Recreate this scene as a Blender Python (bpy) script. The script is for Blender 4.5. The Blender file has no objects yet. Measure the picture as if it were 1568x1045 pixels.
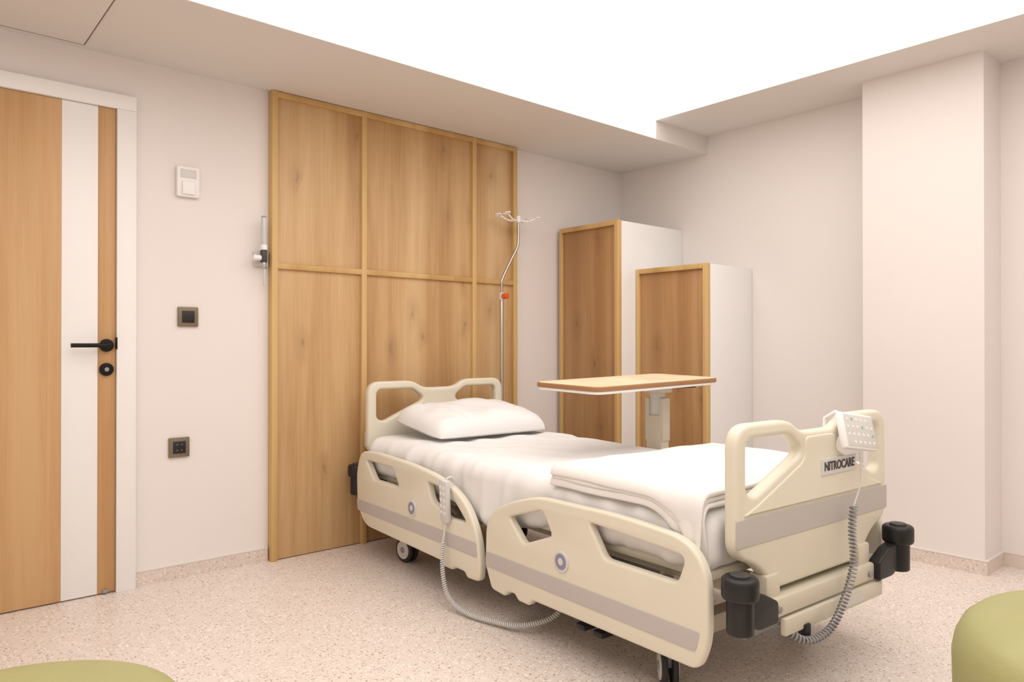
import bpy, bmesh, math
from mathutils import Vector, Matrix, noise
S=bpy.context.scene
COL=bpy.context.collection
def lin(c):
    return tuple(((v/255)/12.92 if v/255<=.04045 else ((v/255+.055)/1.055)**2.4) for v in c)+(1,)
# ---------------------------------------------------------------- materials
def newmat(name):
    m=bpy.data.materials.new(name); m.use_nodes=True
    nt=m.node_tree; b=nt.nodes['Principled BSDF']; return m,nt,b
def plain(name,rgb,rough=.5,metal=0,var=.03,scale=8,bump=0,bscale=200):
    m,nt,b=newmat(name); N=nt.nodes; L=nt.links
    tc=N.new('ShaderNodeTexCoord'); n=N.new('ShaderNodeTexNoise'); n.inputs['Scale'].default_value=scale; n.inputs['Detail'].default_value=1
    L.new(tc.outputs['Object'],n.inputs['Vector'])
    r=N.new('ShaderNodeValToRGB'); c=lin(rgb)
    r.color_ramp.elements[0].position=.3; r.color_ramp.elements[1].position=.7
    r.color_ramp.elements[0].color=tuple(x*(1-var) for x in c[:3])+(1,); r.color_ramp.elements[1].color=tuple(min(1,x*(1+var)) for x in c[:3])+(1,)
    L.new(n.outputs['Fac'],r.inputs['Fac']); L.new(r.outputs['Color'],b.inputs['Base Color'])
    b.inputs['Roughness'].default_value=rough; b.inputs['Metallic'].default_value=metal
    if bump:
        n2=N.new('ShaderNodeTexNoise'); n2.inputs['Scale'].default_value=bscale; n2.inputs['Detail'].default_value=0; L.new(tc.outputs['Object'],n2.inputs['Vector'])
        bp=N.new('ShaderNodeBump'); bp.inputs['Strength'].default_value=bump; bp.inputs['Distance'].default_value=.002
        L.new(n2.outputs['Fac'],bp.inputs['Height']); L.new(bp.outputs['Normal'],b.inputs['Normal'])
    return m
def wood(name,light,mid,dark,seed=0,knots='',fine=1.0):
    m,nt,b=newmat(name); N=nt.nodes; L=nt.links
    tc=N.new('ShaderNodeTexCoord')
    def mapp(sc,off=0):
        mp=N.new('ShaderNodeMapping'); mp.inputs['Scale'].default_value=sc; mp.inputs['Location'].default_value=(seed*3.1+off,seed*1.7,seed*2.3+off)
        L.new(tc.outputs['Object'],mp.inputs['Vector']); return mp
    big=N.new('ShaderNodeTexNoise'); big.inputs['Scale'].default_value=1; big.inputs['Detail'].default_value=1
    L.new(mapp((6,6,.35)).outputs[0],big.inputs['Vector'])
    g=N.new('ShaderNodeTexNoise'); g.inputs['Scale'].default_value=1; g.inputs['Detail'].default_value=4; g.inputs['Roughness'].default_value=.6; g.inputs['Distortion'].default_value=.6
    L.new(mapp((26*fine,26*fine,1.1),4).outputs[0],g.inputs['Vector'])
    f=N.new('ShaderNodeTexNoise'); f.inputs['Scale'].default_value=1; f.inputs['Detail'].default_value=1
    L.new(mapp((170*fine,170*fine,5),9).outputs[0],f.inputs['Vector'])
    def math_(op,a,bv):
        n=N.new('ShaderNodeMath'); n.operation=op
        for i,v in enumerate((a,bv)):
            if isinstance(v,(int,float)): n.inputs[i].default_value=v
            else: L.new(v,n.inputs[i])
        return n.outputs[0]
    s=math_('ADD',math_('MULTIPLY',big.outputs['Fac'],.62),math_('MULTIPLY',g.outputs['Fac'],.26))
    s=math_('ADD',s,math_('MULTIPLY',f.outputs['Fac'],.12))
    r=N.new('ShaderNodeValToRGB'); e=r.color_ramp.elements
    e[0].position=.33; e[0].color=lin(dark); e[1].position=.64; e[1].color=lin(light)
    k=e.new(.49); k.color=lin(mid)
    L.new(s,r.inputs['Fac']); out=r.outputs['Color']
    if knots:
        sp=N.new('ShaderNodeSeparateXYZ'); L.new(tc.outputs['Object'],sp.inputs[0])
        h=sp.outputs['X'] if knots=='X' else sp.outputs['Y']
        cx=N.new('ShaderNodeCombineXYZ'); L.new(math_('ADD',math_('MULTIPLY',h,5.6),seed*1.37),cx.inputs[0]); L.new(math_('ADD',math_('MULTIPLY',sp.outputs['Z'],2.3),seed*.77),cx.inputs[1])
        wn=N.new('ShaderNodeTexNoise'); wn.inputs['Scale'].default_value=14; wn.inputs['Detail'].default_value=2; L.new(tc.outputs['Object'],wn.inputs['Vector'])
        mx=N.new('ShaderNodeVectorMath'); mx.operation='MULTIPLY_ADD'; L.new(wn.outputs['Color'],mx.inputs[0]); mx.inputs[1].default_value=(.24,.24,0); L.new(cx.outputs[0],mx.inputs[2])
        v=N.new('ShaderNodeTexVoronoi'); v.voronoi_dimensions='2D'; v.inputs['Scale'].default_value=1; v.inputs['Randomness'].default_value=1
        L.new(mx.outputs[0],v.inputs['Vector'])
        rr=N.new('ShaderNodeValToRGB'); rr.color_ramp.elements[0].position=.01; rr.color_ramp.elements[0].color=(.62,.62,.62,1); rr.color_ramp.elements[1].position=.30; rr.color_ramp.elements[1].color=(0,0,0,1)
        k2=rr.color_ramp.elements.new(.07); k2.color=(.26,.26,.26,1)
        L.new(v.outputs['Distance'],rr.inputs['Fac'])
        sx=N.new('ShaderNodeSeparateColor'); L.new(v.outputs['Color'],sx.inputs[0])
        fac=math_('MULTIPLY',rr.outputs['Color'],math_('GREATER_THAN',sx.outputs[0],.62))
        mix=N.new('ShaderNodeMix'); mix.data_type='RGBA'; L.new(fac,mix.inputs['Factor']); L.new(out,mix.inputs['A']); mix.inputs['B'].default_value=lin(tuple(int(c*.8) for c in dark))
        out=mix.outputs['Result']
    L.new(out,b.inputs['Base Color']); b.inputs['Roughness'].default_value=.5
    return m
def floor_mat(name,base,sp,k=1.0):
    m,nt,b=newmat(name); N=nt.nodes; L=nt.links
    tc=N.new('ShaderNodeTexCoord'); col=None
    n=N.new('ShaderNodeTexNoise'); n.inputs['Scale'].default_value=3; n.inputs['Detail'].default_value=1; L.new(tc.outputs['Object'],n.inputs['Vector'])
    r=N.new('ShaderNodeValToRGB'); c=lin(base); r.color_ramp.elements[0].color=tuple(x*.97 for x in c[:3])+(1,); r.color_ramp.elements[1].color=tuple(min(1,x*1.03) for x in c[:3])+(1,)
    L.new(n.outputs['Fac'],r.inputs['Fac']); col=r.outputs['Color']
    for sc,thr,cc,amt,keep in ((72,.30,sp,.7,.74),(140,.34,tuple(int(x*.86) for x in sp),.62,.62),(60,.32,tuple(min(255,int(x*1.12)) for x in base),.7,.5)):
        v=N.new('ShaderNodeTexVoronoi'); v.inputs['Scale'].default_value=sc; L.new(tc.outputs['Object'],v.inputs['Vector'])
        lt=N.new('ShaderNodeMath'); lt.operation='LESS_THAN'; lt.inputs[1].default_value=thr; L.new(v.outputs['Distance'],lt.inputs[0])
        sx=N.new('ShaderNodeSeparateColor'); L.new(v.outputs['Color'],sx.inputs[0])
        gt=N.new('ShaderNodeMath'); gt.operation='GREATER_THAN'; gt.inputs[1].default_value=keep; L.new(sx.outputs[0],gt.inputs[0])
        mu=N.new('ShaderNodeMath'); mu.operation='MULTIPLY'; L.new(lt.outputs[0],mu.inputs[0]); L.new(gt.outputs[0],mu.inputs[1])
        m2=N.new('ShaderNodeMath'); m2.operation='MULTIPLY'; L.new(mu.outputs[0],m2.inputs[0]); m2.inputs[1].default_value=amt*k
        mix=N.new('ShaderNodeMix'); mix.data_type='RGBA'; L.new(m2.outputs[0],mix.inputs['Factor']); L.new(col,mix.inputs['A']); mix.inputs['B'].default_value=lin(cc); col=mix.outputs['Result']
    L.new(col,b.inputs['Base Color']); b.inputs['Roughness'].default_value=.42
    return m
M_wall=plain('wall_paint',(236,229,225),.75,var=.010,scale=1.5)
M_ceil=plain('ceiling_paint',(230,224,219),.8,var=.008,scale=1.5)
M_floor=floor_mat('speckled_vinyl',(231,218,209),(162,134,118))
M_base=floor_mat('speckled_vinyl_skirting',(224,210,200),(170,142,126),.8)
M_oak=wood('oak_panel',(220,188,144),(204,166,118),(180,138,91),seed=1,knots='X')
M_oak2=wood('oak_cabinet',(192,152,107),(175,132,87),(152,109,68),seed=3,knots='Y')
M_oakdoor=wood('oak_door',(210,171,124),(198,155,106),(182,137,90),seed=5,fine=1.6)
M_oaktrim=wood('oak_trim',(216,181,124),(203,164,104),(186,143,84),seed=7)
M_oaktable=wood('beech_laminate',(236,217,187),(231,208,174),(222,195,157),seed=9)
M_tabedge=plain('table_edge_brown',(160,116,76),.5)
M_white=plain('white_lacquer',(243,241,239),.4,var=.006)
M_doorwhite=plain('door_frame_white',(243,240,238),.45,var=.006)
M_black=plain('black_plastic',(22,21,22),.45)
M_blackm=plain('black_metal',(26,24,24),.35,metal=.6)
M_cream=plain('cream_plastic',(225,218,199),.38,var=.01)
M_cream2=plain('cream_painted_steel',(212,204,185),.4,var=.015)
M_strip=plain('grey_bumper_strip',(192,185,180),.55,var=.01)
M_steel=plain('brushed_steel',(190,186,180),.28,metal=.95)
M_grey=plain('grey_plastic',(150,148,148),.45)
M_lgrey=plain('light_grey_plastic',(214,212,208),.45)
M_dark=plain('dark_grey',(60,58,58),.5)
M_sheet=plain('white_cotton',(238,236,235),.85,var=.008)
M_blanket=plain('cream_blanket',(236,232,228),.9,var=.01,bump=.25,bscale=500)
M_taupe=plain('taupe_frame',(128,112,92),.4,metal=.3)
M_rubber=plain('rubber',(48,46,46),.7)
M_green=plain('olive_green_leatherette',(164,160,108),.5,var=.03,bump=.2,bscale=120)
M_orange=plain('orange_plastic',(226,98,30),.4)
M_clear=plain('frosted_tube',(205,205,205),.2)
M_blue=plain('emblem_blue',(140,140,160),.4)
M_green2=plain('key_green',(150,190,160),.5)
def emis(name,col,st):
    m,nt,b=newmat(name); b.inputs['Base Color'].default_value=(.9,.9,.9,1); b.inputs['Emission Color'].default_value=col; b.inputs['Emission Strength'].default_value=st
    m.cycles.emission_sampling='FRONT'
    return m
M_light=emis('luminous_stretch_ceiling',(1,.965,.93,1),1.84)
M_faceglow=emis('soffit_face_glow',(1,.965,.93,1),.9)  # added glow that whitens the soffit's inner face
# ---------------------------------------------------------------- geometry helpers
def link(me,name,mat,parent=None,loc=(0,0,0),rot=(0,0,0),smooth=False):
    o=bpy.data.objects.new(name,me); COL.objects.link(o); o.location=loc; o.rotation_euler=rot
    if mat: me.materials.clear(); me.materials.append(mat)
    if parent: o.parent=parent
    if smooth:
        for p in me.polygons: p.use_smooth=True
        try: me.set_sharp_from_angle(angle=math.radians(40))
        except Exception: pass
    return o
def empty(name,loc=(0,0,0),rz=0):
    o=bpy.data.objects.new(name,None); COL.objects.link(o); o.location=loc; o.rotation_euler=(0,0,rz); o.empty_display_size=.1; return o
def box(name,lo,hi,mat,parent=None,bev=.003,seg=2,rot=None):
    lo=Vector(lo);hi=Vector(hi);c=(lo+hi)/2;s=hi-lo
    bm=bmesh.new(); bmesh.ops.create_cube(bm,size=1); bmesh.ops.scale(bm,vec=s,verts=bm.verts)
    if bev: bmesh.ops.bevel(bm,geom=bm.edges[:],offset=min(bev,min(s)*.49),segments=seg,profile=.5,affect='EDGES')
    me=bpy.data.meshes.new(name); bm.to_mesh(me); bm.free()
    return link(me,name,mat,parent,c,rot or (0,0,0),smooth=bool(bev))
def cyl(name,p1,p2,r,mat,parent=None,bev=.002,n=32,r2=None):
    p1=Vector(p1);p2=Vector(p2);d=p2-p1
    bm=bmesh.new(); bmesh.ops.create_cone(bm,cap_ends=True,segments=n,radius1=r,radius2=r if r2 is None else r2,depth=d.length)
    if bev:
        es=[e for e in bm.edges if len(e.link_faces)==2 and any(len(f.verts)>4 for f in e.link_faces)]
        bmesh.ops.bevel(bm,geom=es,offset=min(bev,r*.45,d.length*.45),segments=3,profile=.5,affect='EDGES')
    me=bpy.data.meshes.new(name); bm.to_mesh(me); bm.free()
    o=link(me,name,mat,parent,(p1+p2)/2,(0,0,0),True); o.rotation_euler=d.to_track_quat('Z','Y').to_euler(); return o
def catmull(P,n=8):
    P=[Vector(p) for p in P]; Q=[2*P[0]-P[1]]+P+[2*P[-1]-P[-2]]; out=[]
    for i in range(1,len(Q)-2):
        a,b,c,d=Q[i-1:i+3]
        for k in range(n):
            t=k/n; out.append(.5*((2*b)+(c-a)*t+(2*a-5*b+4*c-d)*t*t+(-a+3*b-3*c+d)*t**3))
    out.append(P[-1]); return out
def tube(name,pts,r,mat,parent=None,smoothn=0,cyclic=False):
    if smoothn: pts=catmull(pts,smoothn)
    cu=bpy.data.curves.new(name,'CURVE'); cu.dimensions='3D'; sp=cu.splines.new('POLY'); sp.points.add(len(pts)-1)
    for q,p in zip(sp.points,pts): q.co=(*p,1)
    sp.use_cyclic_u=cyclic; cu.bevel_depth=r; cu.bevel_resolution=3; cu.use_fill_caps=True
    o=bpy.data.objects.new(name+'_c',cu); COL.objects.link(o)
    me=bpy.data.meshes.new_from_object(o.evaluated_get(bpy.context.evaluated_depsgraph_get())); bpy.data.objects.remove(o); me.name=name
    return link(me,name,mat,parent,smooth=True)
def coil(name,path,r,wr,turns,mat,parent,n=10):
    P=catmull(path,20); L=[0]
    for a,b in zip(P,P[1:]): L.append(L[-1]+(b-a).length)
    T=L[-1]; out=[]; N=int(turns*n); j=0
    for i in range(N+1):
        s=T*i/N
        while j<len(L)-2 and L[j+1]<s: j+=1
        t=(s-L[j])/max(1e-9,L[j+1]-L[j]); p=P[j].lerp(P[j+1],t); d=(P[j+1]-P[j]).normalized()
        u=d.cross(Vector((1,.3,.1))).normalized(); v=d.cross(u); a=2*math.pi*turns*i/N
        out.append(p+(u*math.cos(a)+v*math.sin(a))*r)
    return tube(name,out,wr,mat,parent)
def rpoly(P,r,n=6):
    out=[]; m=len(P)
    for i in range(m):
        a=Vector(P[i-1][:2]);b=Vector(P[i][:2]);c=Vector(P[(i+1)%m][:2]); rr=P[i][2] if len(P[i])>2 else r
        ta=min(rr,(a-b).length*.48); tc=min(rr,(c-b).length*.48)
        s=b+(a-b).normalized()*ta; e=b+(c-b).normalized()*tc
        for k in range(n+1):
            t=k/n; out.append(s*(1-t)**2+b*2*t*(1-t)+e*t*t)
    return out
def plate(name,outline,holes,th,bev,mp,mat,parent,r=.03):
    cu=bpy.data.curves.new(name,'CURVE'); cu.dimensions='2D'; cu.fill_mode='BOTH'
    for k,P in enumerate([outline]+holes):
        Q=rpoly(P,r if k==0 else min(r,.02)); sp=cu.splines.new('POLY'); sp.points.add(len(Q)-1)
        for q,p in zip(sp.points,Q): q.co=(p.x,p.y,0,1)
        sp.use_cyclic_u=True
    cu.extrude=th/2-bev; cu.bevel_depth=bev; cu.bevel_resolution=3; cu.offset=-bev
    o=bpy.data.objects.new(name+'_c',cu); COL.objects.link(o)
    me=bpy.data.meshes.new_from_object(o.evaluated_get(bpy.context.evaluated_depsgraph_get())); bpy.data.objects.remove(o); me.name=name
    for v in me.vertices: v.co=mp(*v.co)
    bm=bmesh.new(); bm.from_mesh(me); bmesh.ops.remove_doubles(bm,verts=bm.verts,dist=1e-5); bmesh.ops.recalc_face_normals(bm,faces=bm.faces); bm.to_mesh(me); bm.free()
    return link(me,name,mat,parent,smooth=True)
def softbox(name,half,r,fn,mat,parent,cuts=60,loc=(0,0,0)):
    bm=bmesh.new(); bmesh.ops.create_cube(bm,size=2); bmesh.ops.subdivide_edges(bm,edges=bm.edges[:],cuts=cuts,use_grid_fill=True)
    h=Vector(half)
    for v in bm.verts:
        p=Vector((v.co.x*h.x,v.co.y*h.y,v.co.z*h.z))
        q=Vector([max(-(h[i]-r),min(h[i]-r,p[i])) for i in range(3)]); d=p-q
        n=d.normalized() if d.length>1e-9 else Vector((0,0,1))
        p=q+n*(r if d.length>1e-9 else 0)
        v.co=fn(p,n)+Vector(loc)
    me=bpy.data.meshes.new(name); bm.to_mesh(me); bm.free()
    o=link(me,name,mat,parent)
    for p in me.polygons: p.use_smooth=True
    return o
def joinbox(name,boxes,mat,parent=None):
    bm=bmesh.new()
    for lo,hi in boxes:
        r=bmesh.ops.create_cube(bm,size=1); lo=Vector(lo);hi=Vector(hi)
        for v in r['verts']: v.co=Vector((v.co[i]*(hi-lo)[i]+((lo+hi)/2)[i] for i in range(3)))
    me=bpy.data.meshes.new(name); bm.to_mesh(me); bm.free(); return link(me,name,mat,parent)
def quad(name,vs,mat):
    me=bpy.data.meshes.new(name); me.from_pydata(vs,[],[tuple(range(len(vs)))]); return link(me,name,mat)
# ---------------------------------------------------------------- room
XL,YF=-5.3,-5.0; ZS,ZR=2.283,2.394
joinbox('floor',[((XL,YF,-.1),(0.0,0.0,0))],M_floor)
joinbox('wall_back',[((XL,0,-.1),(.15,.15,2.6))],M_wall)
joinbox('wall_right',[((0,YF,-.1),(.15,0,2.6))],M_wall)
joinbox('wall_left',[((XL-.15,YF,-.1),(XL,.15,2.6))],M_wall)
joinbox('wall_front',[((XL-.15,YF-.15,-.1),(.15,YF,2.6))],M_wall)
joinbox('wall_pillar',[((-.243,-2.36,0),(0,-1.818,ZR+.02))],M_wall)
joinbox('ceiling',[((XL,-.729,ZS),(0,0,2.6)),((-.536,YF,ZR),(0,-.729,2.6)),((XL,YF,ZR),(-4.75,-.729,2.6)),((-4.75,YF,ZR),(-.536,-4.5,2.6)),((-4.75,-4.5,2.5),(-.536,-.729,2.6))],M_ceil)
quad('ceiling_light_panel',[(-4.75,-4.5,ZR+.002),(-4.75,-.730,ZR+.002),(-.536,-.730,ZR+.002),(-.536,-4.5,ZR+.002)],M_light)
quad('soffit_glow_strip',[(-4.74,-.7305,ZS+.002),(-.536,-.7305,ZS+.002),(-.536,-.7305,ZR+.002),(-4.74,-.7305,ZR+.002)],M_faceglow)  # emissive sheet added over the soffit face so it reads bright white
hx0,hx1,hy0,hy1=-4.02,-3.415,-.66,-.055
joinbox('trim_1',[((hx0,hy0,ZS-.004),(hx1,hy1,ZS+.002))],M_ceil)
M_gap=plain('shadow_gap',(120,108,100),.8)
joinbox('trim_2',[((hx1,hy0,ZS-.0045),(hx1+.004,hy1,ZS+.001)),((hx0,hy1,ZS-.0045),(hx1+.004,hy1+.004,ZS+.001)),((hx0,hy0-.004,ZS-.0045),(hx1+.004,hy0,ZS+.001))],M_gap)
bh=.062
joinbox('baseboard_back',[((-3.205,-.012,0),(-2.62,0,bh)),((-1.03,-.012,0),(-.665,0,bh))],M_base)
joinbox('baseboard_right',[((-.012,-1.806,0),(0,-1.055,bh)),((-.255,-2.360,0),(-.243,-1.806,bh)),((-.255,-2.372,0),(0,-2.3601,bh)),((-.012,YF,0),(0,-2.3721,bh)),((-.2429,-1.818,0),(-.0121,-1.806,bh))],M_base)
joinbox('trim_3',[((-3.205,-.014,bh),(-2.62,0,bh+.005)),((-.014,-1.805,bh),(0,-1.055,bh+.005)),((-.257,-2.36,bh),(-.243,-1.806,bh+.005)),((-.257,-2.374,bh),(0,-2.3601,bh+.005)),((-.014,YF,bh),(0,-2.3741,bh+.005))],M_ceil)
# ---------------------------------------------------------------- door
D=empty('door_1')
box('frame_right',(-3.285,-.035,0),(-3.21,-.0005,2.05),M_doorwhite,D,bev=.002)
box('frame_top',(-4.36,-.035,2.0502),(-3.21,-.0005,2.113),M_doorwhite,D,bev=.002)
box('frame_left',(-4.36,-.035,0),(-4.285,-.0005,2.05),M_doorwhite,D,bev=.002)
box('leaf_wood',(-4.284,-.018,.006),(-3.4855,-.001,2.049),M_oakdoor,D,bev=.001)
box('leaf_white_stripe',(-3.485,-.0185,.006),(-3.3535,-.001,2.049),M_white,D,bev=.001)
box('leaf_wood_edge',(-3.353,-.018,.006),(-3.2865,-.001,2.049),M_oakdoor,D,bev=.001)
cyl('handle_rose',(-3.322,-.018,1.046),(-3.322,-.03,1.046),.027,M_blackm,D)
cyl('handle_neck',(-3.322,-.028,1.046),(-3.322,-.07,1.046),.011,M_blackm,D)
tube('handle_lever',[(-3.322,-.066,1.046),(-3.34,-.07,1.046),(-3.46,-.07,1.046)],.009,M_blackm,D)
cyl('lock_rose',(-3.322,-.018,.945),(-3.322,-.03,.945),.027,M_blackm,D)
cyl('lock_core',(-3.322,-.03,.945),(-3.322,-.035,.945),.009,M_grey,D)
box('strike',(-3.289,-.037,1.03),(-3.283,-.018,1.08),M_blackm,D,bev=.001)
box('rubber_stop',(-3.335,-.03,.006),(-3.315,-.018,.02),M_grey,D,bev=.003)
# ---------------------------------------------------------------- wall devices
T=empty('thermostat')
box('body',(-3.043,-.025,1.715),(-2.945,-.0005,1.852),M_white,T,bev=.006)
box('display',(-3.028,-.028,1.80),(-2.96,-.024,1.838),M_lgrey,T,bev=.002)
box('key_pad',(-3.022,-.034,1.725),(-2.966,-.024,1.785),M_white,T,bev=.004)
def wallplate(name,cx,cz,sock):
    E=empty(name); h=.044
    box('frame',(cx-h,-.012,cz-h),(cx+h,-.0005,cz+h),M_taupe,E,bev=.003)
    box('insert',(cx-.027,-.014,cz-.027),(cx+.027,-.01,cz+.027),M_black,E,bev=.001)
    if sock:
        for dz in (-.013,.013):
            for dx in (-.010,.010): cyl('pin',(cx+dx,-.0145,cz+dz),(cx+dx,-.0135,cz+dz),.0035,M_taupe,E,bev=0,n=12)
wallplate('light_switch',-2.99,1.175,False); wallplate('power_socket',-3.027,.588,True)
# ---------------------------------------------------------------- oak panelling
P=empty('oak_panelling')
box('board',(-2.61,-.03,.004),(-1.045,-.001,2.275),M_oak,P,bev=.001)
for nm,a,b in (('stile_1',-2.616,-2.586),('stile_2',-2.129,-2.099),('stile_3',-1.392,-1.362),('stile_4',-1.068,-1.040)):
    box(nm,(a,-.048,.0),(b,-.0005,2.281),M_oaktrim,P,bev=.002)
box('top_rail',(-2.612,-.047,2.252),(-1.043,-.0006,2.280),M_oaktrim,P,bev=.002)
box('mid_rail',(-2.612,-.046,1.418),(-1.043,-.001,1.446),M_oaktrim,P,bev=.002)
# ---------------------------------------------------------------- cabinets
def cabinet(name,x0,y0,y1,h):
    E=empty(name)
    box('carcass',(x0+.02,y0,0.0),(-.002,y1,h),M_white,E,bev=.002)
    box('door_face',(x0,y0+.02,.05),(x0+.0195,y1-.01,h-.02),M_oak2,E,bev=.001)
    box('plinth',(x0+.005,y0+.01,0),(x0+.0195,y1-.005,.05),M_oak2,E,bev=.001)
    box('frame_top',(x0-.018,y0+.026,h-.028),(x0+.0199,y1-.022,h+.002),M_oaktrim,E,bev=.002)
    box('frame_near',(x0-.018,y0-.002,0),(x0+.0199,y0+.026,h+.002),M_oaktrim,E,bev=.002)
    box('frame_far',(x0-.018,y1-.022,0),(x0+.0199,y1,h+.002),M_oaktrim,E,bev=.002)
cabinet('tall_wardrobe',-.64,-.533,-.03,1.81)
cabinet('low_cabinet',-.47,-1.049,-.537,1.515)
# ---------------------------------------------------------------- bed
B=empty('hospital_bed',(-1.811,-1.283,0),math.radians(-3.141))
def mpY(y0):
    return lambda u,v,w:(u,y0+w,v)
def mpX(x0):
    return lambda u,v,w:(x0+w,u,v)
def board(name,y0,zo,out):
    O=[(-.425,.47+zo,.05),(-.425,.83+zo,.07),(-.16,.83+zo,.05),(-.10,.79+zo,.05),(.10,.79+zo,.05),(.16,.83+zo,.05),(.425,.83+zo,.07),(.425,.47+zo,.05),(.33,.435+zo,.03),(.23,.35+zo,.03),(-.23,.35+zo,.03),(-.33,.435+zo,.03)]
    Hl=[(-.375,.788+zo,.03),(-.165,.788+zo,.025),(-.105,.745+zo,.02),(-.108,.722+zo,.02),(-.335,.625+zo,.02),(-.375,.64+zo,.02)]
    Hr=[(-a,b,c) for a,b,c in reversed(Hl)]
    plate(name,O,[Hl,Hr],.044,.014,mpY(y0),M_cream,B)
    plate(name+'_shield',[(-.40,.58+zo,.02),(-.335,.60+zo,.03),(-.09,.705+zo,.03),(-.085,.775+zo,.02),(.085,.775+zo,.02),(.09,.705+zo,.03),(.335,.60+zo,.03),(.40,.58+zo,.02)],[],.010,.0045,mpY(y0+out*.0215),M_cream,B)
    s=[(-.424,.495+zo,.005),(-.424,.573+zo,.005),(.424,.573+zo,.005),(.424,.495+zo,.005)]
    plate(name+'_strip',s,[],.004,.0015,mpY(y0+out*.0225),M_strip,B,r=.005)
board('footboard',-1.085,0,-1); board('headboard',1.085,.03,1)
plate('name_sign',[(.0,.648),(.0,.70),(.205,.70),(.205,.648)],[],.004,.0015,mpY(-1.1125),M_lgrey,B,r=.004)
tc=bpy.data.curves.new('sign_text','FONT'); tc.body='NITROCARE'; tc.size=.038; tc.align_x='CENTER'; tc.align_y='CENTER'; tc.extrude=.0008; tc.offset=.0008
to=bpy.data.objects.new('sign_text',tc); COL.objects.link(to)
me=bpy.data.meshes.new_from_object(to.evaluated_get(bpy.context.evaluated_depsgraph_get())); bpy.data.objects.remove(to)
w=max(v.co.x for v in me.vertices)-min(v.co.x for v in me.vertices)
for v in me.vertices: v.co.x*=.18/w
link(me,'sign_text',M_dark,B,(.1025,-1.1152,.674),(math.radians(90),0,0))
def rails(side):
    x0=side*.483; sfx='left' if side<0 else 'right'
    O=[(-.055,.375,.04),(-.105,.437,.04),(-.22,.487,.05),(-.36,.525,.06),(-.75,.532,.1),(-1.0,.515,.07),(-1.068,.44,.06),(-1.07,.25,.05),(-1.035,.165,.03),(-.33,.158,.01),(-.31,.135,.01),(-.25,.135,.01),(-.23,.155,.01),(-.19,.15,.01),(-.17,.13,.01),(-.09,.135,.02),(-.05,.22,.03)]
    A=[(-.195,.425,.02),(-.385,.483,.02),(-.435,.405,.02),(-.28,.345,.02)]
    Bh=[(-.61,.485,.02),(-.995,.465,.03),(-.965,.385,.02),(-.68,.385,.02)]
    plate('foot_rail_'+sfx,O,[A,Bh],.034,.01,mpX(x0),M_cream,B)
    O2=[(1.045,.42,.05),(1.0,.525,.05),(.85,.537,.08),(.5,.525,.1),(.26,.50,.1),(.09,.44,.1),(.0,.32,.08),(-.02,.2,.04),(-.01,.14,.02),(.07,.135,.01),(.09,.155,.01),(.16,.155,.01),(.18,.14,.01),(.24,.14,.01),(.26,.158,.01),(.95,.168,.05),(1.035,.25,.06)]
    A2=[(.94,.488,.02),(.665,.485,.02),(.615,.405,.02),(.86,.405,.02)]
    B2=[(.37,.468,.02),(.20,.452,.03),(.075,.35,.02),(.21,.345,.02),(.34,.395,.02)]
    plate('head_rail_'+sfx,O2,[A2,B2],.034,.01,mpX(x0),M_cream,B)
    xs=x0+side*.0175
    plate('foot_strip_'+sfx,[(-.058,.215),(-.06,.272),(-1.045,.272),(-1.03,.215)],[],.003,.001,mpX(xs),M_strip,B,r=.01)
    plate('head_strip_'+sfx,[(.0,.232),(.005,.288),(1.035,.288),(1.025,.232)],[],.003,.001,mpX(xs),M_strip,B,r=.01)
    for y,z in ((-.485,.332),(.493,.335)):
        cyl('emblem_ring',(xs-side*.003,y,z),(xs+side*.004,y,z),.036,M_lgrey,B)
        cyl('emblem_face',(xs,y,z),(xs+side*.005,y,z),.027,M_blue,B,bev=.001)
        cyl('emblem_core',(xs,y,z),(xs+side*.006,y,z),.012,M_lgrey,B,bev=.001)
    for y in (-.30,-.80,.25,.75):
        box('rail_arm',(min(side*.33,side*.47),y-.02,.30),(max(side*.33,side*.47),y+.02,.335),M_steel,B,bev=.005)
        box('rail_arm_plate',(side*.455-.008,y-.03,.20),(side*.455+.008,y+.03,.335),M_grey,B,bev=.004)
rails(-1); rails(1)
for s in (-1,1):
    box('base_beam',(s*.33-.025,-.84,.125),(s*.33+.025,.84,.175),M_cream2,B,bev=.008)
    box('upper_beam',(s*.30-.02,-1.06,.33),(s*.30+.02,1.06,.38),M_cream2,B,bev=.006)
    for y in (-.45,.45):
        a=Vector((s*.27,y-.22,.16)); b=Vector((s*.27,y+.16,.35)); cyl('lift_arm',a,b,.018,M_cream2,B)
for y in (-.806,.806):
    box('cross_beam',(-.35,y-.03,.12),(.35,y+.03,.18),M_cream2,B,bev=.008)
for y in (-.5,0,.5): box('upper_cross',(-.3,y-.02,.33),(.3,y+.02,.375),M_cream2,B,bev=.005)
cyl('actuator',(-.05,-.3,.2),(-.05,.35,.33),.028,M_grey,B); cyl('actuator_rod',(-.05,.3,.32),(-.05,.5,.35),.012,M_steel,B)
box('motor_box',(-.12,-.42,.16),(.08,-.22,.27),M_grey,B,bev=.015)
box('control_box',(.05,.0,.24),(.22,.3,.32),M_black,B,bev=.01)
for i,(y0,y1) in enumerate(((-1.02,-.45),(-.42,-.08),(-.05,.2),(.23,1.02))):
    box('deck_panel_%d'%i,(-.42,y0,.385),(.42,y1,.415),M_cream,B,bev=.01)
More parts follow.
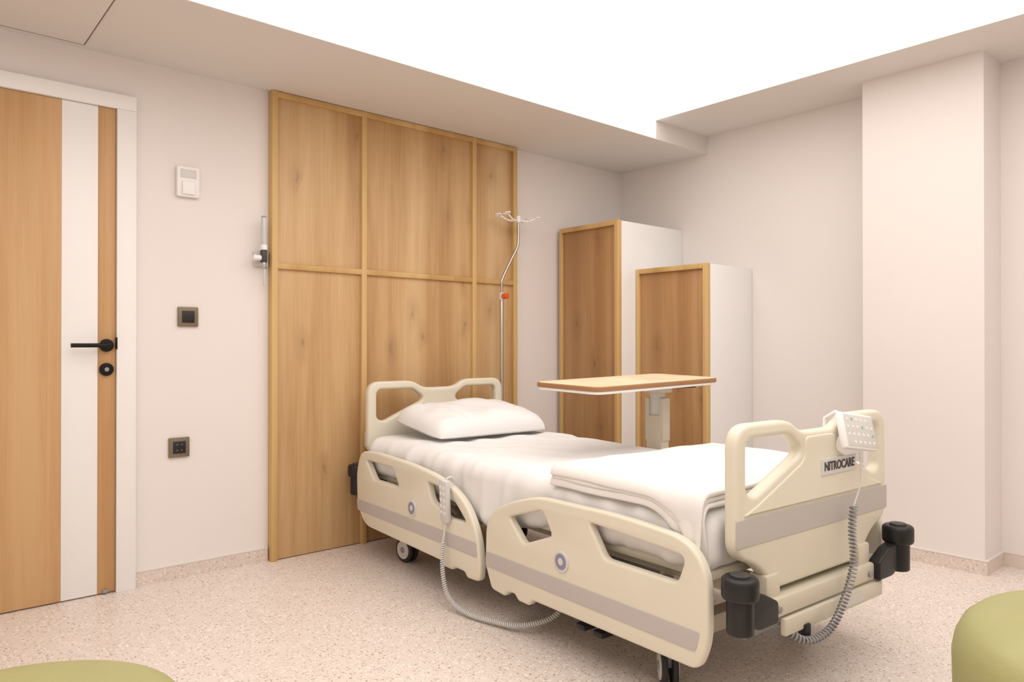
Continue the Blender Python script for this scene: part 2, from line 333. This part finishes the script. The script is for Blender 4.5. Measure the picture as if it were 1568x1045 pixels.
for y in (-1.085,1.085):
    o=-1 if y<0 else 1
    box('end_beam',(-.40,y-.03 if o>0 else y-.045,.280),(.40,y+.045 if o>0 else y+.03,.335),M_cream2,B,bev=.008)
    box('end_plate',(-.24,y+o*.045-.01,.225),(.33,y+o*.045+.01,.275),M_cream2,B,bev=.006)
    box('end_underbeam',(-.30,y-o*.06-.02,.20),(.30,y-o*.06+.02,.25),M_grey,B,bev=.006)
    for x in (-.26,.26):
        box('end_socket',(x-.035,y-.03,.30),(x+.035,y+.03,.40),M_cream2,B,bev=.008)
        cyl('latch',(x,y+o*.045,.305),(x,y+o*.052,.305),.010,M_grey,B)
    box('label',(.08,y+o*.056-.001,.237),(.20,y+o*.056+.001,.263),M_lgrey,B,bev=0)
    box('hook_bracket',(-.15,y+o*.05-.012,.19),(-.12,y+o*.05+.012,.24),M_black,B,bev=.004)
    for x in (-.449,.449):
        yb=y+o*.05; s=1 if x>0 else -1
        cyl('bumper_body',(x,yb,.285),(x,yb,.40),.036,M_black,B,bev=.006)
        cyl('bumper_roller',(x,yb,.375),(x,yb,.437),.049,M_black,B,bev=.012)
        cyl('bumper_cap',(x,yb,.435),(x,yb,.443),.026,M_dark,B)
        plate('bumper_arm',[(x,.31),(x,.39),(s*.36,.375),(s*.29,.34),(s*.29,.28),(s*.38,.28)],[],.04,.006,(lambda u,v,w,yy=y+o*.045:(u,yy+w,v)),M_black,B,r=.012)
def caster(x,y,ang):
    E=Matrix.Translation((x,y,0))@Matrix.Rotation(ang,4,'Z')
    def q(p): return E@Vector(p)
    for s in (-1,1):
        cyl('caster_wheel',q((s*.016-.009,0,.06)),q((s*.016+.009,0,.06)),.06,M_rubber,B,bev=.006)
        cyl('caster_hub',q((s*.025-.004,0,.06)),q((s*.025+.004,0,.06)),.043,M_lgrey,B)
        cyl('caster_axle',q((s*.029-.003,0,.06)),q((s*.029+.003,0,.06)),.014,M_grey,B)
    box('caster_body',(x-.012,y-.03,.06),(x+.012,y+.03,.13),M_grey,B,bev=.010).rotation_euler=(0,0,ang)
    cyl('caster_stem',(x,y,.09),(x,y,.15),.018,M_steel,B)
caster(-.347,-.806,-.72); caster(.347,-.806,-.45); caster(-.347,.806,.15); caster(.347,.806,-.3)
for y in (-.62,-.54): box('brake_pedal',(-.47,y-.022,.115),(-.34,y+.022,.135),M_black,B,bev=.006)
box('pedal_bar',(-.40,-.66,.125),(-.36,-.50,.145),M_lgrey,B,bev=.005)
# attendant control panel on the footboard
CP=bpy.data.objects.new('attendant_control',None); COL.objects.link(CP); CP.parent=B; CP.location=(.175,-1.132,.772); CP.rotation_euler=(math.radians(-16),math.radians(8),math.radians(-3))
box('panel',(-.092,-.012,-.058),(.092,.012,.058),M_white,CP,bev=.008)
box('panel_face',(-.083,-.0135,-.050),(.083,-.0115,.050),M_lgrey,CP,bev=.001)
for i in range(6):
    for j in range(4):
        if (i,j) in ((5,3),(0,0)): continue
        cyl('key',(-.068+i*.027,-.0135,-.036+j*.024),(-.068+i*.027,-.0145,-.036+j*.024),.0048,M_green2 if (i+2*j)%7==0 else M_white,CP,bev=0,n=16)
for sx in (-.05,.05): tube('panel_hook',[(sx,.0,.05),(sx,.03,.068),(sx,.07,.055),(sx,.076,.03)],.005,M_white,CP)
tube('panel_cord',[(.165,-1.148,.71),(.165,-1.15,.62),(.13,-1.145,.545)],.0025,M_lgrey,B,smoothn=8)
coil('panel_cord_coil',[(.13,-1.145,.545),(.11,-1.15,.47),(.09,-1.165,.38),(.03,-1.17,.29),(-.06,-1.17,.215),(-.16,-1.15,.20),(-.22,-1.11,.25)],.010,.003,50,M_grey,B)
# handset
HS=bpy.data.objects.new('patient_handset',None); COL.objects.link(HS); HS.parent=B; HS.location=(-.518,.20,.42); HS.rotation_euler=(math.radians(4),math.radians(-5),0)
box('handset_body',(-.012,-.028,-.09),(.012,.028,.085),M_lgrey,HS,bev=.009)
for i in range(5):
    for j in (-1,1): box('handset_key',(-.0135,j*.012-.006,-.055+i*.026),(-.0115,j*.012+.006,-.043+i*.026),M_white,HS,bev=.001)
tube('handset_hook',[(.01,.0,.075),(.015,.0,.088),(.035,.0,.088),(.05,0,.07)],.005,M_lgrey,HS,smoothn=5)
tube('handset_cord',[(-.512,.20,.335),(-.525,.205,.25)],.004,M_lgrey,B)
coil('handset_cord_coil',[(-.525,.205,.25),(-.535,.19,.14),(-.54,.14,.055),(-.53,.03,.02),(-.50,-.10,.02),(-.46,-.22,.03),(-.38,-.32,.08),(-.30,-.35,.20)],.007,.003,100,M_lgrey,B,n=8)
# mattress with sheet
def wr(p,s,seed=0): return noise.noise(Vector((p.x*s[0]+seed,p.y*s[1],p.z*s[2])))
def mfn(p,n):
    q=p.copy(); side=min(1,abs(n.x)); 
    d=.005*wr(p,(4,5,3))+.008*(1-abs(wr(p,(7,5,3),5))**.7)*.6
    d+=side*(.014*wr(p,(2,9,3),3)+.012*wr(p,(2,22,5),8))
    c=math.sin((p.x*1.0+p.y*.8)*34+3*wr(p,(3,3,3)))*.004*math.exp(-((p.y-.5)/.28)**2)
    d+=c
    q+=n*d
    if p.x<-.3 and p.z<0: q.z-=.07*math.exp(-((p.y-.02)/.25)**2)
    q.z-=.012*max(0,(abs(p.x)-.36)/.08)
    q.x=max(-.462,min(.462,q.x))
    return q
softbox('mattress',(.445,1.035,.088),.055,mfn,M_sheet,B,cuts=100,loc=(0,0,.50))
def bfn(layer):
    def f(p,n):
        q=p+Vector((0,-.70,0))
        q+=n*.003*noise.noise(Vector((q.x*7,q.y*7,layer*3)))
        x=q.x-.01; t=min(1,max(0,(-q.y-.80)/.22)); ext=1+ (.30*t*t if x<0 else 0)
        x*=ext; base=.425; z=q.z
        s=abs(x)-base
        if s>0:
            a=min(s/.055,math.pi/2); extra=max(0,s-.055*math.pi/2)
            xx=base+(.03+layer*.003+z*.6)*math.sin(a); zz=z*math.cos(a)-(.05)*(1-math.cos(a))-extra
            wob=extra*noise.noise(Vector((q.y*16,2,layer)))
            x=math.copysign(xx+wob*.6,x); z=zz
        z+=.005*noise.noise(Vector((q.x*5,q.y*6,layer*.3)))+.003*noise.noise(Vector((q.x*12,q.y*9,layer*.3)))
        return Vector((x,q.y,z))
    return f
Ls=[]
for i,(hx,hy,dz) in enumerate(((.485,.325,.0),(.475,.318,.015),(.478,.322,.030))):
    Ls.append(softbox('layer_%d'%i,(hx,hy,.0085),.0083,bfn(i),M_blanket,None,cuts=60,loc=(0,0,.600+dz)))
bm=bmesh.new()
for o in Ls: bm.from_mesh(o.data)
me=bpy.data.meshes.new('folded_blanket'); bm.to_mesh(me); bm.free()
for o in Ls: bpy.data.objects.remove(o)
bl=link(me,'folded_blanket',M_blanket,None,B.location[:],(0,0,B.rotation_euler.z))
for p in me.polygons: p.use_smooth=True
def pillow(name,a,b,h,loc,rz,tilt):
    N=80; bm=bmesh.new(); V={}
    for sgn in (1,-1):
        for i in range(N+1):
            for j in range(N+1):
                u=math.sin((-1+2*i/N)*math.pi/2); v=math.sin((-1+2*j/N)*math.pi/2)
                e=(i in(0,N)) or (j in(0,N))
                if sgn<0 and e: V[(-1,i,j)]=V[(1,i,j)]; continue
                k=((1-abs(u)**4)*(1-abs(v)**3.2)); k=max(k,0)**.42
                z=h*k*(1.0 if sgn>0 else .35)
                pin=1-.04*(1-abs(v)**2)*abs(u)**3; pin2=1-.05*(1-abs(u)**2)*abs(v)**3
                rc=1-.10*(abs(u)*abs(v))**4
                x=a*u*pin*rc; y=b*v*pin2*rc
                nz=noise.noise(Vector((u*1.8,v*1.6,3)))*.02+noise.noise(Vector((u*5,v*4+u*2,7)))*.005
                fold=-.014*math.exp(-((u+.52+.15*v)/.05)**2)*(1 if sgn>0 else 0)-.008*math.exp(-((v+.35-.25*u)/.05)**2)*max(0,u)
                z+=(nz+fold)*k*(1 if sgn>0 else 0)
                V[(sgn,i,j)]=bm.verts.new((x,y,z))
    for sgn in (1,-1):
        for i in range(N):
            for j in range(N):
                f=[V[(sgn,i,j)],V[(sgn,i+1,j)],V[(sgn,i+1,j+1)],V[(sgn,i,j+1)]]
                if sgn<0: f.reverse()
                try: bm.faces.new(f)
                except ValueError: pass
    me=bpy.data.meshes.new(name); bm.to_mesh(me); bm.free()
    o=link(me,name,M_sheet,None,loc,(tilt,0,rz))
    for p in me.polygons: p.use_smooth=True
    return o
bw=Matrix.Translation(B.location)@Matrix.Rotation(math.radians(-3.141),4,'Z')
pl=pillow('pillow',.35,.235,.115,bw@Vector((0.02,.79,.636)),math.radians(-3.1),math.radians(7))
# ---------------------------------------------------------------- iv pole
IV=empty('iv_pole')
ix,iy=-1.243,-.135
cyl('foot',(ix,iy,0),(ix,iy,.02),.018,M_rubber,IV)
cyl('lower_tube',(ix,iy,.01),(ix,iy,1.33),.011,M_steel,IV)
tube('upper_tube',[(ix,iy,1.30),(ix,iy,1.40),(ix+.005,iy,1.44),(ix+.07,iy-.005,1.56),(ix+.115,iy-.01,1.64),(ix+.125,iy-.01,1.70),(ix+.125,iy-.01,1.80)],.0085,M_steel,IV,smoothn=6)
cyl('height_collar',(ix,iy,1.315),(ix,iy,1.36),.016,M_lgrey,IV)
cyl('height_knob',(ix,iy-.012,1.338),(ix+.01,iy-.045,1.338),.017,M_orange,IV)
hx,hy=ix+.125,iy-.01
cyl('hook_hub',(hx,hy,1.79),(hx,hy,1.83),.014,M_white,IV)
for ad in (18,-18,162,198):
    a=math.radians(ad); c,s=math.cos(a),math.sin(a)
    tube('hook_arm',[(hx,hy,1.805),(hx+.06*c,hy+.06*s,1.80),(hx+.12*c,hy+.12*s,1.825)],.0055,M_white,IV,smoothn=6)
    L=[(hx+.13*c+.018*math.cos(t)*c-.018*math.sin(t)*s,hy+.13*s+.018*math.cos(t)*s+.018*math.sin(t)*c,1.83+.004*math.sin(t)) for t in [i*2*math.pi/20 for i in range(18)]]
    tube('hook_loop',L,.0045,M_white,IV)
# ---------------------------------------------------------------- oxygen flowmeter beside panel
FM=empty('oxygen_flowmeter'); fx,fy=-2.662,-.06
box('gas_outlet',(fx-.03,-.02,1.425),(fx+.04,-.0005,1.50),M_lgrey,FM,bev=.004)
cyl('probe',(fx,-.015,1.465),(fx,fy,1.465),.010,M_steel,FM)
box('valve_body',(fx-.014,fy-.014,1.44),(fx+.014,fy+.014,1.50),M_dark,FM,bev=.004)
cyl('adjust_knob',(fx-.014,fy,1.462),(fx-.05,fy,1.462),.013,M_white,FM)
cyl('top_collar',(fx,fy,1.50),(fx,fy,1.525),.016,M_white,FM)
cyl('flow_tube',(fx,fy,1.52),(fx,fy,1.655),.013,M_clear,FM)
cyl('tube_cap',(fx,fy,1.65),(fx,fy,1.662),.011,M_grey,FM)
cyl('outlet_nut',(fx,fy,1.41),(fx,fy,1.445),.011,M_steel,FM)
cyl('outlet_tube',(fx+.003,fy,1.33),(fx+.003,fy,1.42),.007,M_clear,FM)
# ---------------------------------------------------------------- overbed table
OT=empty('overbed_table')
cxx,cyy=-1.285,-1.32
TP=bpy.data.objects.new('top_assembly',None); COL.objects.link(TP); TP.parent=OT; TP.location=(-1.575,-1.395,.887); TP.rotation_euler=(math.radians(1.2),math.radians(-.9),0)
plate('table_edge',[(-.41,-.185),(.41,-.185),(.41,.178),(-.41,.178)],[],.018,.004,lambda u,v,w:(u,v,w),M_tabedge,TP,r=.05)
plate('table_surface',[(-.404,-.179),(.404,-.179),(.404,.172),(-.404,.172)],[],.003,.001,lambda u,v,w:(u,v,w+.0095),M_oaktable,TP,r=.046)
plate('table_underside',[(-.405,-.18),(.405,-.18),(.405,.173),(-.405,.173)],[],.012,.003,lambda u,v,w:(u,v,w-.0145),M_white,TP,r=.046)
box('support_bar',(-1.60,cyy-.03,.845),(cxx+.04,cyy+.03,.868),M_cream2,OT,bev=.005)
box('column_sleeve',(cxx-.030,cyy-.045,.06),(cxx+.030,cyy+.045,.72),M_cream2,OT,bev=.008)
box('column_inner',(cxx-.020,cyy-.030,.68),(cxx+.020,cyy+.030,.86),M_lgrey,OT,bev=.005)
for dy in (-.04,.04): box('column_cover',(cxx-.028,cyy+dy-.012,.60),(cxx+.028,cyy+dy+.012,.80),M_cream2,OT,bev=.005)
box('column_head',(cxx-.04,cyy-.055,.825),(cxx+.04,cyy+.055,.870),M_cream2,OT,bev=.006)
cyl('release_lever',(cxx+.02,cyy-.05,.85),(cxx+.03,cyy-.19,.862),.007,M_black,OT)
for dy in (-.13,.13):
    box('base_leg',(cxx-.62,cyy+dy-.02,.045),(cxx+.03,cyy+dy+.02,.07),M_cream2,OT,bev=.006)
    for x in (cxx-.60,cxx+.01):
        cyl('table_caster',(x,cyy+dy-.01,.024),(x,cyy+dy+.01,.024),.024,M_rubber,OT,bev=.004)
box('base_cross',(cxx-.03,cyy-.15,.045),(cxx+.03,cyy+.15,.075),M_cream2,OT,bev=.006)
# ---------------------------------------------------------------- ottomans
def ottoman(x,y,r,h,nm='ottoman'):
    E=empty(nm,(x,y,0))
    prof=[(0,.04),(r*.9,.04),(r*.97,.06),(r,.12),(r,h-.20),(r*.985,h-.195),(r*.985,h-.185),(r*1.0,h-.18),(r*1.005,h-.10),(r*.99,h-.065),(r*.955,h-.035),(r*.90,h-.015),(r*.80,h-.003),(r*.6,h),(0,h+.004)]
    bm=bmesh.new(); n=72; rings=[]
    for pr,pz in prof:
        if pr==0: rings.append([bm.verts.new((0,0,pz))]); continue
        rings.append([bm.verts.new((pr*math.cos(2*math.pi*k/n),pr*math.sin(2*math.pi*k/n),pz)) for k in range(n)])
    for a,b in zip(rings,rings[1:]):
        for k in range(n):
            k2=(k+1)%n
            if len(a)==1: bm.faces.new((a[0],b[k],b[k2])) 
            elif len(b)==1: bm.faces.new((a[k2],a[k],b[0]))
            else: bm.faces.new((a[k],a[k2],b[k2],b[k]))
    bmesh.ops.recalc_face_normals(bm,faces=bm.faces)
    me=bpy.data.meshes.new('seat'); bm.to_mesh(me); bm.free(); link(me,'seat',M_green,E,smooth=True)
    for k in range(4):
        a=math.pi/4+k*math.pi/2; cyl('foot',(r*.7*math.cos(a),r*.7*math.sin(a),0),(r*.7*math.cos(a),r*.7*math.sin(a),.045),.02,M_dark,E)
ottoman(-2.05,-3.227,.4,.45); ottoman(-3.90,-2.045,.30,.45,'ottoman.001')
# ---------------------------------------------------------------- world, camera
W=bpy.data.worlds.new('world'); W.use_nodes=True; W.node_tree.nodes['Background'].inputs[0].default_value=(1,.95,.9,1); W.node_tree.nodes['Background'].inputs[1].default_value=.3; S.world=W
cd=bpy.data.cameras.new('camera'); cd.sensor_width=36; cd.lens=25.523; cd.clip_start=.02
co=bpy.data.objects.new('camera',cd); COL.objects.link(co); co.location=(-4.035,-3.447,1.05)
co.rotation_euler=(math.radians(90.27),math.radians(0),math.radians(49.048-90)); S.camera=co
S.view_settings.view_transform='Standard'; S.view_settings.look='None'; S.view_settings.exposure=0
